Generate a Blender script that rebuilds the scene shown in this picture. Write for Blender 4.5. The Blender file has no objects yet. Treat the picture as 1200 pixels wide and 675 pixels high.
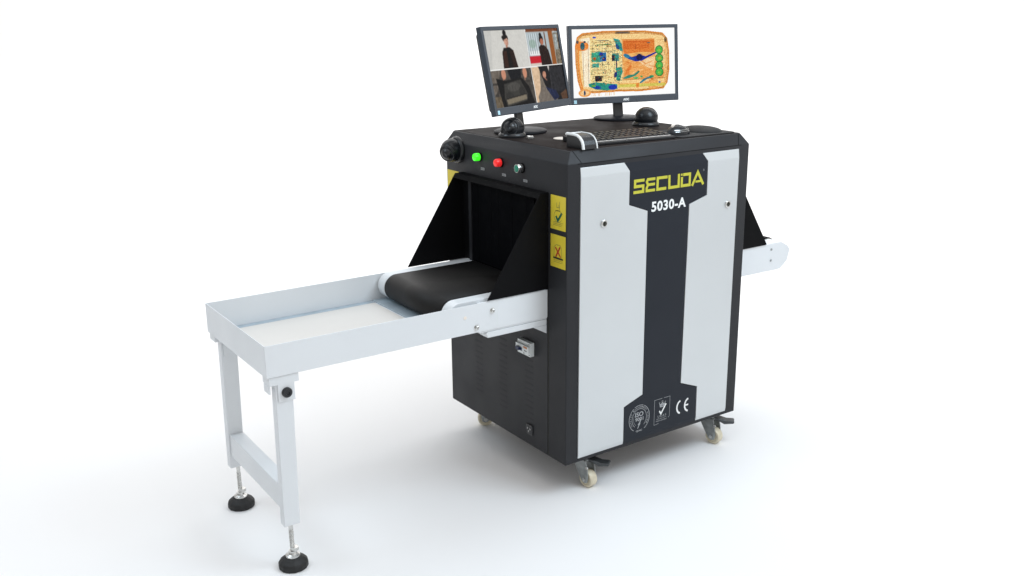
import bpy, bmesh, math, random
import numpy as np
from mathutils import Vector, Matrix
random.seed(7)
sc = bpy.context.scene
COL = sc.collection
PI = math.pi

# ------------------------------------------------------------------ dimensions (metres)
L, W, ZB, T = 0.728, 0.6584, 0.1087, 1.0587        # cabinet length, depth, underside, top
KX, KY, KZ = 0.024, 0.020, 0.034                   # top chamfers
RY0, RY1 = 0.0911, 0.5532                          # outer faces of the conveyor rails
RZ0, RZ1 = 0.5550, 0.6446

# ------------------------------------------------------------------ materials
def srgb(r, g, b):
    f = lambda c: (c/255/12.92) if c/255 <= .04045 else ((c/255+.055)/1.055)**2.4
    return (f(r), f(g), f(b), 1)

def mat(name, col, rough=.5, metal=0., spec=.5, var=.06, vscale=6., bump=0., bscale=300., coat=0., rvar=.08, aniso=False):
    m = bpy.data.materials.new(name); m.use_nodes = True
    nt = m.node_tree; N = nt.nodes; K = nt.links
    b = N['Principled BSDF']
    b.inputs['Metallic'].default_value = metal
    b.inputs['Specular IOR Level'].default_value = spec
    b.inputs['Coat Weight'].default_value = coat
    b.inputs['Coat Roughness'].default_value = .15
    tc = N.new('ShaderNodeTexCoord')
    n1 = N.new('ShaderNodeTexNoise'); n1.inputs['Scale'].default_value = vscale; n1.inputs['Detail'].default_value = 6
    K.new(tc.outputs['Object'], n1.inputs['Vector'])
    r1 = N.new('ShaderNodeMapRange'); r1.inputs['From Min'].default_value = .3; r1.inputs['From Max'].default_value = .7
    r1.inputs['To Min'].default_value = 1-var; r1.inputs['To Max'].default_value = 1+var
    K.new(n1.outputs['Fac'], r1.inputs['Value'])
    mx = N.new('ShaderNodeVectorMath'); mx.operation = 'SCALE'
    mx.inputs[0].default_value = col[:3]; K.new(r1.outputs['Result'], mx.inputs['Scale'])
    K.new(mx.outputs['Vector'], b.inputs['Base Color'])
    r2 = N.new('ShaderNodeMapRange'); r2.inputs['From Min'].default_value = .3; r2.inputs['From Max'].default_value = .7
    r2.inputs['To Min'].default_value = max(rough-rvar, .02); r2.inputs['To Max'].default_value = min(rough+rvar, 1)
    n3 = N.new('ShaderNodeTexNoise'); n3.inputs['Scale'].default_value = vscale*2.3; n3.inputs['Detail'].default_value = 8
    K.new(tc.outputs['Object'], n3.inputs['Vector']); K.new(n3.outputs['Fac'], r2.inputs['Value'])
    K.new(r2.outputs['Result'], b.inputs['Roughness'])
    if bump:
        n2 = N.new('ShaderNodeTexNoise'); n2.inputs['Scale'].default_value = bscale; n2.inputs['Detail'].default_value = 2
        K.new(tc.outputs['Object'], n2.inputs['Vector'])
        bp = N.new('ShaderNodeBump'); bp.inputs['Strength'].default_value = bump; bp.inputs['Distance'].default_value = .001
        K.new(n2.outputs['Fac'], bp.inputs['Height']); K.new(bp.outputs['Normal'], b.inputs['Normal'])
    return m

M = {}
M['steel'] = mat('dark_powder_coat', (.0255, .0260, .0285, 1), .43, spec=.17, var=.08, vscale=3, bump=.25, bscale=900)
M['top'] = mat('dark_top_coat', (.020, .0155, .0145, 1), .58, spec=.04, var=.1, vscale=4, bump=.02, bscale=500)
M['centre'] = mat('navy_panel', (.0185, .0215, .028, 1), .42, spec=.14, var=.05, vscale=3, bump=.1, bscale=900)
M['silver'] = mat('silver_panel', (.615, .638, .645, 1), .44, metal=.5, var=.025, vscale=2.2, rvar=.025)
M['white'] = mat('white_powder_coat', (.685, .707, .722, 1), .38, var=.02, vscale=5, bump=.15, bscale=800)
M['tray'] = mat('white_coat_dimmed', (.62, .595, .56, 1), .6, var=.02, vscale=4)  # white coat toned down in colour for the dimmer light on the tray floor
M['belt'] = mat('belt_rubber', (.0042, .0033, .0028, 1), .58, spec=.34, var=.05, vscale=12, rvar=.01)
M['black'] = mat('black_sheet', (.0045, .0045, .005, 1), .62, var=.1, bump=.1, bscale=900, spec=.07)
M['curtain'] = mat('lead_curtain', (.0020, .0022, .0030, 1), .8, var=.2, vscale=9, spec=.05)
M['rubber'] = mat('black_rubber', (.008, .008, .008, 1), .6, var=.2, bump=.4, bscale=400)
M['plastic'] = mat('black_plastic', (.010, .011, .013, 1), .30, var=.1, bump=.1, bscale=900)
M['stand'] = mat('stand_plastic', (.008, .009, .012, 1), .45, spec=.15, var=.05)
M['gloss'] = mat('glossy_dome', (.007, .0085, .011, 1), .28, spec=.35, var=.1, rvar=.05)
M['frame'] = mat('monitor_plastic', (.027, .039, .055, 1), .32, var=.05, coat=.3)
M['chrome'] = mat('zinc_metal', (.62, .62, .60, 1), .25, metal=1, var=.12, vscale=60, rvar=.12)
M['zinc'] = mat('galvanised_steel', (.34, .36, .36, 1), .42, metal=.75, var=.25, vscale=50, rvar=.15)
M['darkzinc'] = mat('dark_pressed_steel', (.07, .075, .078, 1), .45, metal=.7, var=.2, vscale=50)
M['strip'] = mat('white_coat_shaded', (.36, .43, .48, 1), .45, var=.12, vscale=25)  # blue-grey put in as colour for white tray parts in shade
M['cream'] = mat('cream_nylon', (.62, .56, .42, 1), .45, var=.12, vscale=40)
M['yellow'] = mat('yellow_vinyl', srgb(222, 200, 62), .4, var=.05, vscale=30)
M['logo'] = mat('logo_yellow', srgb(188, 184, 52), .45, var=.02)
M['print'] = mat('white_print', (.78, .79, .78, 1), .5, var=.03)
M['greyprint'] = mat('grey_print', (.34, .35, .36, 1), .5, var=.1, vscale=80)
M['ink'] = mat('black_ink', (.03, .03, .02, 1), .5)
M['inkfaint'] = mat('faint_ink', (.28, .26, .06, 1), .5)
M['greenink'] = mat('green_ink', (.01, .11, .06, 1), .5)
M['redink'] = mat('red_ink', (.42, .02, .02, 1), .5)
M['grey'] = mat('grey_plastic', (.70, .73, .72, 1), .45, var=.05, vscale=30)
M['blueink'] = mat('blue_toggle', (.01, .02, .07, 1), .35)
M['orangeink'] = mat('orange_label', (.5, .19, .06, 1), .5)
M['beige'] = mat('beige_plastic', (.78, .70, .62, 1), .45, var=.06, vscale=30)
M['key'] = mat('key_plastic', (.016, .015, .016, 1), .38, var=.15, vscale=60)
M['keytray'] = mat('keyboard_tray', (.66, .62, .58, 1), .35, var=.1, vscale=20)
M['fabric'] = mat('black_fabric', (.009, .009, .0095, 1), .75, var=.2, vscale=20, bump=.5, bscale=700)
M['greenbtn'] = mat('dark_green_key', (.004, .21, .125, 1), .4)

def lamp_mat(name, col, s):
    m = mat(name, col, .3)
    b = m.node_tree.nodes['Principled BSDF']
    b.inputs['Emission Color'].default_value = col; b.inputs['Emission Strength'].default_value = s
    return m
M['greenlit'] = lamp_mat('green_lamp', (.05, .9, .02, 1), .85)
M['redlit'] = lamp_mat('red_lamp', (.75, .02, .02, 1), .55)

# ------------------------------------------------------------------ mesh helpers
def link(name, bm, m, parent=None, smooth=False, bevel=0, seg=2, loc=None, rot=None):
    me = bpy.data.meshes.new(name)
    bmesh.ops.recalc_face_normals(bm, faces=bm.faces)
    bm.to_mesh(me); bm.free()
    o = bpy.data.objects.new(name, me); COL.objects.link(o)
    for k in (m if isinstance(m, (list, tuple)) else [m]): me.materials.append(k)
    if smooth:
        for p in me.polygons: p.use_smooth = True
        me.set_sharp_from_angle(angle=math.radians(38))
    if bevel:
        b = o.modifiers.new('bevel', 'BEVEL'); b.width = bevel; b.segments = seg; b.limit_method = 'ANGLE'
        b.angle_limit = math.radians(25); b.harden_normals = False
    if parent: o.parent = parent
    if loc is not None: o.location = loc
    if rot is not None: o.rotation_euler = rot
    return o

def box(bm, a, b, mi=0, mx=None):
    x0, y0, z0 = a; x1, y1, z1 = b
    v = [Vector(p) for p in ((x0,y0,z0),(x1,y0,z0),(x1,y1,z0),(x0,y1,z0),(x0,y0,z1),(x1,y0,z1),(x1,y1,z1),(x0,y1,z1))]
    if mx: v = [mx @ p for p in v]
    v = [bm.verts.new(p) for p in v]
    for f in ((0,3,2,1),(4,5,6,7),(0,1,5,4),(1,2,6,5),(2,3,7,6),(3,0,4,7)):
        fc = bm.faces.new([v[i] for i in f]); fc.material_index = mi
    return v

def frame_of(axis):
    a = Vector(axis).normalized()
    h = Vector((0,0,1)) if abs(a.z) < .9 else Vector((1,0,0))
    u = h.cross(a).normalized(); w = a.cross(u)
    return u, w, a

def lathe(bm, prof, org, axis=(0,0,1), n=32, mi=0, flat=None):
    """prof: list of (radius, height along axis)"""
    u, w, a = frame_of(axis); org = Vector(org); rings = []
    for r, h in prof:
        if r < 1e-6: rings.append([bm.verts.new(org + a*h)])
        else: rings.append([bm.verts.new(org + a*h + (u*math.cos(2*PI*k/n) + w*math.sin(2*PI*k/n))*r) for k in range(n)])
    for A, B in zip(rings, rings[1:]):
        if len(A) == 1 and len(B) == 1: continue
        for k in range(n):
            j = (k+1) % n
            if len(A) == 1: f = bm.faces.new([A[0], B[k], B[j]])
            elif len(B) == 1: f = bm.faces.new([A[k], A[j], B[0]])
            else: f = bm.faces.new([A[k], A[j], B[j], B[k]])
            f.material_index = mi
    for R in (rings[0], rings[-1]):
        if len(R) > 1: f = bm.faces.new(R); f.material_index = mi

def cyl(bm, p, q, r, n=24, mi=0, r2=None):
    p, q = Vector(p), Vector(q); d = (q-p)
    lathe(bm, [(r, 0), (r if r2 is None else r2, d.length)], p, d, n, mi)

def prism(bm, pts, ax, a, b, mi=0):
    """polygon pts (2D) extruded along axis ax from a to b; 2D order: y->(x,z) x->(y,z) z->(x,y)"""
    def P(p, t):
        return {'y': (p[0], t, p[1]), 'x': (t, p[0], p[1]), 'z': (p[0], p[1], t)}[ax]
    A = [bm.verts.new(P(p, a)) for p in pts]; B = [bm.verts.new(P(p, b)) for p in pts]
    n = len(pts)
    fs = [bm.faces.new(A), bm.faces.new(B)]
    for k in range(n): fs.append(bm.faces.new([A[k], A[(k+1)%n], B[(k+1)%n], B[k]]))
    for f in fs: f.material_index = mi
    return A, B

def tube(bm, pts, r, n=10, mi=0):
    pts = [Vector(p) for p in pts]; rings = []
    for i, p in enumerate(pts):
        d = (pts[min(i+1, len(pts)-1)] - pts[max(i-1, 0)])
        u, w, a = frame_of(d)
        if rings:
            pu = prev; u = (pu - a*pu.dot(a)).normalized(); w = a.cross(u)
        prev = u
        rings.append([bm.verts.new(p + (u*math.cos(2*PI*k/n)+w*math.sin(2*PI*k/n))*r) for k in range(n)])
    for A, B in zip(rings, rings[1:]):
        for k in range(n): bm.faces.new([A[k], A[(k+1)%n], B[(k+1)%n], B[k]]).material_index = mi
    bm.faces.new(rings[0]); bm.faces.new(rings[-1])

def thing(name, label, cat, loc=(0,0,0), rz=0, group=None):
    o = bpy.data.objects.new(name, None); COL.objects.link(o); o.empty_display_size = .05
    o.location = loc; o.rotation_euler = (0, 0, rz); o['label'] = label; o['category'] = cat
    if group: o['group'] = group
    return o
def tag(o, label, cat, group=None):
    o['label'] = label; o['category'] = cat
    if group: o['group'] = group
    return o

def text_bm(bm, s, size, origin, ux, uz, width=None, bold=0., thick=.0003, mi=0, align='LEFT', height=None, spacing=1.):
    """letters set on the plane through origin spanned by ux (reading direction) and uz (up)"""
    cu = bpy.data.curves.new('lettering', 'FONT'); cu.body = s; cu.size = size; cu.offset = bold
    cu.space_character = spacing; cu.resolution_u = 3
    to = bpy.data.objects.new('lettering', cu); COL.objects.link(to)
    bpy.context.view_layer.update()
    me = bpy.data.meshes.new_from_object(to)
    xs = [v.co.x for v in me.vertices]; ys = [v.co.y for v in me.vertices]
    x0, x1, y0, y1 = min(xs), max(xs), min(ys), max(ys)
    sx = width/(x1-x0) if width else 1; sy = height/(y1-y0) if height else (sx if width else 1)
    off = {'LEFT': 0, 'CENTER': -.5*(x1-x0)*sx}[align]
    ux, uz, o = Vector(ux).normalized(), Vector(uz).normalized(), Vector(origin)
    nrm = ux.cross(uz)
    vs = [bm.verts.new(o + ux*((v.co.x-x0)*sx+off) + uz*((v.co.y-(y0 if height else 0))*sy) + nrm*thick) for v in me.vertices]
    for p in me.polygons:
        try: bm.faces.new([vs[i] for i in p.vertices]).material_index = mi
        except ValueError: pass
    bpy.data.objects.remove(to); bpy.data.curves.remove(cu); bpy.data.meshes.remove(me)

XU, ZU = (1,0,0), (0,0,1)        # reading frame of the long front face
class Flat:
    """thin printed marks: 2D drawing on a plane, each piece a hair above the one before"""
    def __init__(s, bm, org, ux, uz, base=.0003):
        s.bm = bm; s.o = Vector(org); s.u = Vector(ux); s.v = Vector(uz); s.n = s.u.cross(s.v); s.h = base
    def P(s, p): return s.o + s.u*p[0] + s.v*p[1] + s.n*s.h
    def poly(s, pts, mi=0):
        s.bm.faces.new([s.bm.verts.new(s.P(p)) for p in pts]).material_index = mi; s.h += 2.5e-5
    def seg(s, a, b, w, mi=0, ext=0.):
        a, b = Vector(a), Vector(b); d = (b-a).normalized(); n = Vector((-d.y, d.x))*w/2; a = a-d*ext; b = b+d*ext
        s.poly([a+n, b+n, b-n, a-n], mi)
    def line(s, pts, w, mi=0):
        """mitred polyline"""
        pts = [Vector(p) for p in pts]; Lf, Rt = [], []
        for i, p in enumerate(pts):
            d0 = (p-pts[i-1]).normalized() if i else (pts[1]-p).normalized()
            d1 = (pts[i+1]-p).normalized() if i < len(pts)-1 else d0
            n0, n1 = Vector((-d0.y, d0.x)), Vector((-d1.y, d1.x)); m = (n0+n1).normalized()
            k = min(w/2/max(m.dot(n0), .3), w*1.2)
            Lf.append(p+m*k); Rt.append(p-m*k)
        A = [s.bm.verts.new(s.P(q)) for q in Lf]; B = [s.bm.verts.new(s.P(q)) for q in Rt]
        for i in range(len(pts)-1): s.bm.faces.new([A[i], A[i+1], B[i+1], B[i]]).material_index = mi
        s.h += 2.5e-5
    def arc(s, c, rx, ry, a0, a1, w, mi=0, n=28):
        s.line([(c[0]+rx*math.cos(math.radians(a0+(a1-a0)*k/n)), c[1]+ry*math.sin(math.radians(a0+(a1-a0)*k/n))) for k in range(n+1)], w, mi)

# ------------------------------------------------------------------ floor
bm = bmesh.new()
# seamless studio sweep: flat floor that curves up into the backdrop well behind the machine
sweep = [(-9, 0), (4.6, 0)] + [(4.6+1.8*math.sin(math.radians(a)), 1.8-1.8*math.cos(math.radians(a))) for a in range(6, 91, 6)] + [(6.4, 6.5)]
dv = Vector((.563, .826, 0)); sv = Vector((.826, -.563, 0))
ra = [bm.verts.new(dv*a - sv*14 + Vector((0,0,b))) for a, b in sweep]; rb = [bm.verts.new(dv*a + sv*14 + Vector((0,0,b))) for a, b in sweep]
for k in range(len(sweep)-1): bm.faces.new([ra[k], ra[k+1], rb[k+1], rb[k]])
fl = link('floor', bm, mat('white_studio_floor', (.825, .815, .805, 1), .8, var=.004, vscale=.8, spec=.1), smooth=True)
fl['kind'] = 'structure'

# ------------------------------------------------------------------ X-ray scanner
sca = thing('baggage_scanner', 'dark steel X-ray baggage scanner with silver front panels, open loading tray and conveyor', 'baggage scanner', (0,0,0))

def chamfer_box():
    bm = bmesh.new(); z1 = T-KZ
    def ring(a, b, c, d, z): return [bm.verts.new(p) for p in ((a,c,z),(b,c,z),(b,d,z),(a,d,z))]
    r0 = ring(0, L, 0, W, ZB); r1 = ring(0, L, 0, W, z1); r2 = ring(KX, L-KX, KY, W-KY*.5, T)
    bm.faces.new(r0)
    for A, B in ((r0, r1), (r1, r2)):
        for k in range(4): bm.faces.new([A[k], A[(k+1)%4], B[(k+1)%4], B[k]])
    bm.faces.new(r2)
    return bm
link('cabinet_body', chamfer_box(), M['steel'], sca, bevel=.0025, seg=3, smooth=True)
bm = bmesh.new(); box(bm, (KX+.003, KY+.003, T-.002), (L-KX-.003, W-KY*.5-.003, T+.0009))
link('top_plate', bm, M['top'], sca, bevel=.0006)
# mitred seams of the top chamfer and the front cap
bm = bmesh.new()
f = Flat(bm, (0,0,0), (1,0,0), (0,0,1))
def quad(bm, ps): bm.faces.new([bm.verts.new(p) for p in ps])
for x_ in (KX+.012, L-KX-.012):
    s_ = 1 if x_ < .3 else -1
    n_ = Vector((0, -KZ, KY)).normalized()*.0004
    a = Vector((x_-s_*.004, KY, T)) + n_; b = Vector((x_+s_*.014, 0, T-KZ)) + n_
    w_ = Vector((.0011, 0, 0))
    quad(bm, [a-w_, a+w_, b+w_, b-w_])
quad(bm, [(.036, -.0005, T-KZ-.0018), (L-.036, -.0005, T-KZ-.0018), (L-.036, -.0005, T-KZ-.0005), (.036, -.0005, T-KZ-.0005)])
link('panel_seam', bm, M['black'], sca)

# silver front panels and the navy centre strip; yz gives the folded lips at top and bottom
def yz(z, base=-.004):
    if z > .985: return base + (z-.985)*.13
    if z < .134: return base + (.134-z)*.16
    return base
def cut_poly(pts, z, above):
    out = []
    for i, p in enumerate(pts):
        q = pts[(i+1) % len(pts)]
        ina = (p[1] >= z) == above or p[1] == z; inb = (q[1] >= z) == above or q[1] == z
        if ina: out.append(p)
        if (p[1]-z)*(q[1]-z) < 0:
            t = (z-p[1])/(q[1]-p[1]); out.append((p[0]+(q[0]-p[0])*t, z))
    return out
def sheet(pts, base=-.004, back=.0005):
    bm = bmesh.new()
    up = cut_poly(pts, .985, True); lo = cut_poly(pts, .985, False)
    mid = cut_poly(lo, .134, True); bot = cut_poly(lo, .134, False)
    for P_ in (up, mid, bot):
        if len(P_) > 2: bm.faces.new([bm.verts.new((p[0], yz(p[1], base), p[1])) for p in P_])
    bmesh.ops.remove_doubles(bm, verts=bm.verts, dist=1e-5)
    bound = [e for e in bm.edges if len(e.link_faces) == 1]
    r = bmesh.ops.extrude_edge_only(bm, edges=bound)
    for v in [g for g in r['geom'] if isinstance(g, bmesh.types.BMVert)]: v.co.y = back
    return bm
PL = [(.0455,.1215),(.2255,.1285),(.2250,.247),(.3010,.272),(.2995,.8600),(.2262,.8860),(.2260,.9870),(.2070,1.0125),(.0455,1.0125)]
PL[1] = (.2255, .1215)
PR = [(.5225,1.0125),(.5440,.9865),(.5452,.8800),(.4712,.8600),(.4665,.2725),(.5405,.2440),(.5415,.1215),(.6810,.1215),(.6810,1.0125)]
spL = link('silver_panel', sheet(PL), M['silver'], sca, bevel=.0012)
spR = link('silver_panel', sheet(PR), M['silver'], sca, bevel=.0012)
PC = [(.2275,.1215),(.5395,.1215),(.5385,.2425),(.4645,.2710),(.4690,.8615),(.5432,.8815),(.5420,.9860),(.5210,1.0125),
      (.2085,1.0125),(.2280,.9875),(.2282,.8875),(.3015,.8615),(.3030,.2705),(.2270,.2455)]
cen = link('centre_panel', sheet(PC, -.0034), M['centre'], sca, bevel=.0006)

def lock(x, z, par):
    bm = bmesh.new()
    lathe(bm, [(.0115, 0), (.0115, .0035), (.0095, .005), (.0075, .005), (.007, .0032), (0, .0032)], (x, -.004, z), (0,-1,0), 28)
    o = link('lock', bm, M['chrome'], par, smooth=True)
    bm = bmesh.new(); box(bm, (x-.0012, -.0080, z-.005), (x+.0012, -.0070, z+.005)); box(bm, (x+.001, -.0078, z+.001), (x+.005, -.0071, z+.0045))
    lathe(bm, [(.0070, .0036), (.0070, .0040), (0, .0040)], (x, -.004, z), (0,-1,0), 20)
    return o, link('keyhole', bm, M['ink'], par)
lock(.1305, .8431, spL); lock(L-.0905, .8413, spR)

# logo lettering
bm = bmesh.new(); f = Flat(bm, (0, -.0034, .9165), XU, ZU, .0005)
h, w_ = .0425, .0088; e = w_/2
x0, x1 = .2425, .2835; f.line([(x1, h-e), (x0+e, h-e), (x0+e, h/2), (x1-e, h/2), (x1-e, e), (x0-.001, e)], w_)
x0, x1 = .2885, .3265
f.line([(x1, h-e), (x0+.008, h-e), (x0+e, h*.74), (x0+.009, h*.52), (x1-.001, h*.52)], w_*.92)
f.line([(x0+.009, h*.5), (x0+e, h*.3), (x0+e, e), (x1, e)], w_*.92)
x0, x1 = .3315, .3755; f.line([(x1, h-e), (x0+e, h-e), (x0+e, e), (x1-.004, e)], w_)
x0, x1 = .3795, .4265; f.line([(x0+e-.001, h), (x0+e, e), (x1-e, e), (x1-e, h)], w_)
x0, x1 = .4305, .4725; f.line([(x0+e, h-.011), (x0+e, e), (x1-e, e), (x1-e, h-e), (x0+.009, h-e)], w_)
f.seg((x0+e-.001, h-.0005), (x0+e-.001, h-.007), w_*.7)
x0, x1 = .4765, .5275
f.line([(x0+.002, 0), (x0+.0245, h-.002), (x1-.001, 0)], w_)
f.line([(x0+.016, h*.27), (x1-.012, h*.27)], w_*.75)
link('logo_lettering', bm, M['logo'], cen)
bm = bmesh.new(); f = Flat(bm, (0, -.0034, .9165), XU, ZU, .0005)
f.arc((.5262, .0445), .0028, .0028, 0, 360, .0006); text_bm(bm, 'R', .0045, (.5248, -.0034, .9595), XU, ZU, thick=.0005)
link('trademark', bm, M['greyprint'], cen)
bm = bmesh.new(); text_bm(bm, '5030-A', .04, (.3145, -.0034, .8540), XU, ZU, width=.1415, height=.0315, bold=.0012, thick=.0005, spacing=1.08)
link('number_lettering', bm, M['print'], cen)

# certification marks
bm = bmesh.new(); f = Flat(bm, (.2905, -.0034, .1935), XU, ZU, .0005)
for a0, a1 in ((-60, 62), (68, 118), (124, 238)): f.arc((0,0), .0425, .0445, a0, a1, .0018)
f.arc((0,0), .0300, .0325, -50, 232, .0015)
f.arc((0,0), .0240, .026, 150, 235, .0008)
f.line([(-.004,-.022), (.003,-.014), (.006,-.004)], .004); f.line([(-.006,-.034), (-.001,-.024), (.004,-.018)], .003)
text_bm(bm, 'ISO', .02, (-.0005+.2905, -.0034, .1995), XU, ZU, width=.034, height=.016, align='CENTER', thick=.0006, bold=.0004)
text_bm(bm, '9001', .02, (.2905, -.0034, .1845), XU, ZU, width=.034, height=.0125, align='CENTER', thick=.0006, bold=.0004)
word = 'QUALITY MANAGEMENT SYSTEM'
for i, ch in enumerate(word):
    if ch == ' ': continue
    a = math.radians(212 - i*244/(len(word)-1)); c, s_ = math.cos(a), math.sin(a)
    ux = Vector((s_, 0, -c)); uz = Vector((c, 0, s_))
    text_bm(bm, ch, .0075, Vector((.2905+c*.0335, -.0034, .1935+s_*.0358)), ux, uz, height=.0055, width=.0042 if ch != 'I' else .001, thick=.0006, bold=.0001, align='CENTER')
text_bm(bm, 'QAC', .01, (.2905, -.0034, .1475), XU, ZU, width=.026, height=.007, align='CENTER', thick=.0006, bold=.0002)
link('round_certification_mark', bm, M['greyprint'], cen)

bm = bmesh.new(); f = Flat(bm, (.3540, -.0034, .1530), XU, ZU, .0005)
f.line([(.040, .0855), (.0665, .0855), (.0665, .018), (.061, .0125)], .0011); f.line([(.033, .0855), (0, .0855), (0, 0), (.010, 0), (.020, .002)], .0011)
link_mi = 1
f.line([(.022, .044), (.029, .033), (.050, .064)], .0052, 1)
f.poly([(.024,.056),(.044,.056),(.047,.070),(.041,.066),(.034,.073),(.027,.066),(.021,.070)], 0)
f.arc((.034, .0745), .0028, .0028, 0, 360, .0012); f.arc((.0215,.0715), .0018,.0018,0,360,.001); f.arc((.0465,.0715), .0018,.0018,0,360,.001)
f.seg((.025,.0605),(.043,.0605), .0012, 2); f.seg((.034,.058),(.034,.070), .001, 2)
text_bm(bm, 'UKAS', .01, (.3875, -.0034, .1750), XU, ZU, width=.036, height=.0078, align='CENTER', thick=.0006, spacing=1.3)
text_bm(bm, 'QUALITY', .006, (.3860, -.0034, .1680), XU, ZU, width=.044, height=.0042, align='CENTER', thick=.0006)
text_bm(bm, 'MANAGEMENT', .006, (.3860, -.0034, .1615), XU, ZU, width=.046, height=.0042, align='CENTER', thick=.0006)
link('tick_certification_mark', bm, [M['greyprint'], M['print'], M['centre']], cen)

bm = bmesh.new(); f = Flat(bm, (.4480, -.0034, .1650), XU, ZU, .0005)
f.arc((.0225, .024), .0175, .0215, 100, 260, .0062); f.arc((.0570, .024), .0175, .0215, 98, 262, .0062)
f.seg((.040, .0245), (.0555, .0245), .0055)
link('ce_mark', bm, M['print'], cen)

# end face: access door with louvres, header, curtain, opening frame
bm = bmesh.new(); box(bm, (-.0022, .0885, ZB+.004), (.0005, W-.0025, .552))
door = link('end_door', bm, M['steel'], sca, bevel=.0008)
for cy_, z0, z1 in ((.475, .20, .42), (.330, .19, .425), (.185, .20, .40)):
    bm = bmesh.new(); z = z0
    while z < z1:
        A = [(-.0021, -.0004), (-.0030, -.0004), (-.0021, .0058)]
        v0 = [bm.verts.new((a, cy_-.021, z+b)) for a, b in A]; v1 = [bm.verts.new((a, cy_+.021, z+b)) for a, b in A]
        bm.faces.new(v0); bm.faces.new(v1)
        for k in range(3): bm.faces.new([v0[k], v0[(k+1)%3], v1[(k+1)%3], v1[k]])
        z += .0195
    link('louvre_vents', bm, M['steel'], door)
bm = bmesh.new(); box(bm, (-.0006, .0862, ZB+.002), (.0006, .0882, .552))
link('door_gap', bm, M['ink'], sca)

bm = bmesh.new()
N_ = 9
for k in range(N_):
    a = .150 + k*(.345/N_); wob = random.uniform(-.0006, .0006)
    box(bm, (-.006+wob, a+.0003, .655), (-.0035+wob, a+.345/N_-.0003, .914))
box(bm, (-.003, .150, .60), (.0008, .495, .914))
link('lead_curtain', bm, M['curtain'], sca)
bm = bmesh.new()
box(bm, (-.0025, .0895, .645), (.0008, .149, .914)); link('opening_jamb', bm, M['black'], sca)
bm = bmesh.new(); box(bm, (-.0100, .4935, .652), (.0008, .5095, .914)); link('opening_jamb', bm, M['steel'], sca)
bm = bmesh.new(); box(bm, (-.0018, .5095, .645), (.0008, .5535, .914)); link('opening_jamb', bm, M['black'], sca)

def hood(side):
    """three folded sheets over the belt: header and two slanted side plates"""
    X = (lambda x: x) if side < 0 else (lambda x: L-x)
    def plate(y0, y1):
        bm = bmesh.new()
        prism(bm, [(X(-.0005), .6475), (X(-.2140), .6475), (X(-.2135), .651), (X(-.030), .9335), (X(-.0005), .9345)], 'y', y0, y1)
        return link('hood_side_plate', bm, M['black'], sca, bevel=.0007)
    plate(.0872, .0900); plate(.5548, .5576)
    bm = bmesh.new()
    prism(bm, [(X(-.0005), .9355), (X(-.030), .9345), (X(-.036), .9200), (X(-.0345), .9195), (X(-.029), .9315), (X(-.0005), .9320)], 'y', .0902, .5546)
    link('hood_header', bm, M['black'], sca)
hood(-1); hood(1)

# warning stickers on both posts
def sticker(y1, y0, z0, z1, ok):
    h_, w2 = z1-z0, y1-y0
    bm = bmesh.new(); box(bm, (-.0007, y0, z0), (.0003, y1, z1)); st = link('warning_sticker', bm, M['yellow'], sca)
    bm = bmesh.new(); f = Flat(bm, (-.0007, (y0+y1)/2, z0), (0,-1,0), ZU, .0003)   # reading left to right towards -y
    if ok:
        f.line([(-.010, h_*.40), (-.001, h_*.27), (.018, h_*.52)], .0075, 1)
        f.arc((0, h_*.40), .019, .017, 20, 330, .0014, 3)
        f.line([(-.006,h_*.80), (-.006,h_*.66), (.007,h_*.66), (.007,h_*.84)], .0018, 3)
        f.seg((.003,h_*.74),(.007,h_*.60), .002, 3); f.seg((-.012,h_*.56),(.010,h_*.57), .0022, 0)
        for k in range(3): f.seg((-.022, h_*(.22-.045*k)), (.024-.004*k, h_*(.22-.045*k)), .0013, 3)
    else:
        f.line([(-.012, h_*.62), (.013, h_*.34)], .0055, 2); f.line([(-.010, h_*.32), (.011, h_*.66)], .0055, 2)
        f.line([(-.018, h_*.33), (-.018, h_*.62), (-.008, h_*.70), (.012, h_*.70), (.018, h_*.60), (.018, h_*.33)], .0016, 3)
        f.seg((-.022, h_*.29), (.024, h_*.29), .0055, 0)
        for k in range(2): f.seg((-.020, h_*(.22-.05*k)), (.022, h_*(.22-.05*k)), .0012, 3)
    link('sticker_print', bm, [M['ink'], M['greenink'], M['redink'], M['inkfaint']], st)
for ya, yb in ((.0765, .0060), (W-.006, W-.0765)):
    sticker(ya, yb, .8335, .9320, True); sticker(ya, yb, .7215, .8180, False)

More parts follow.
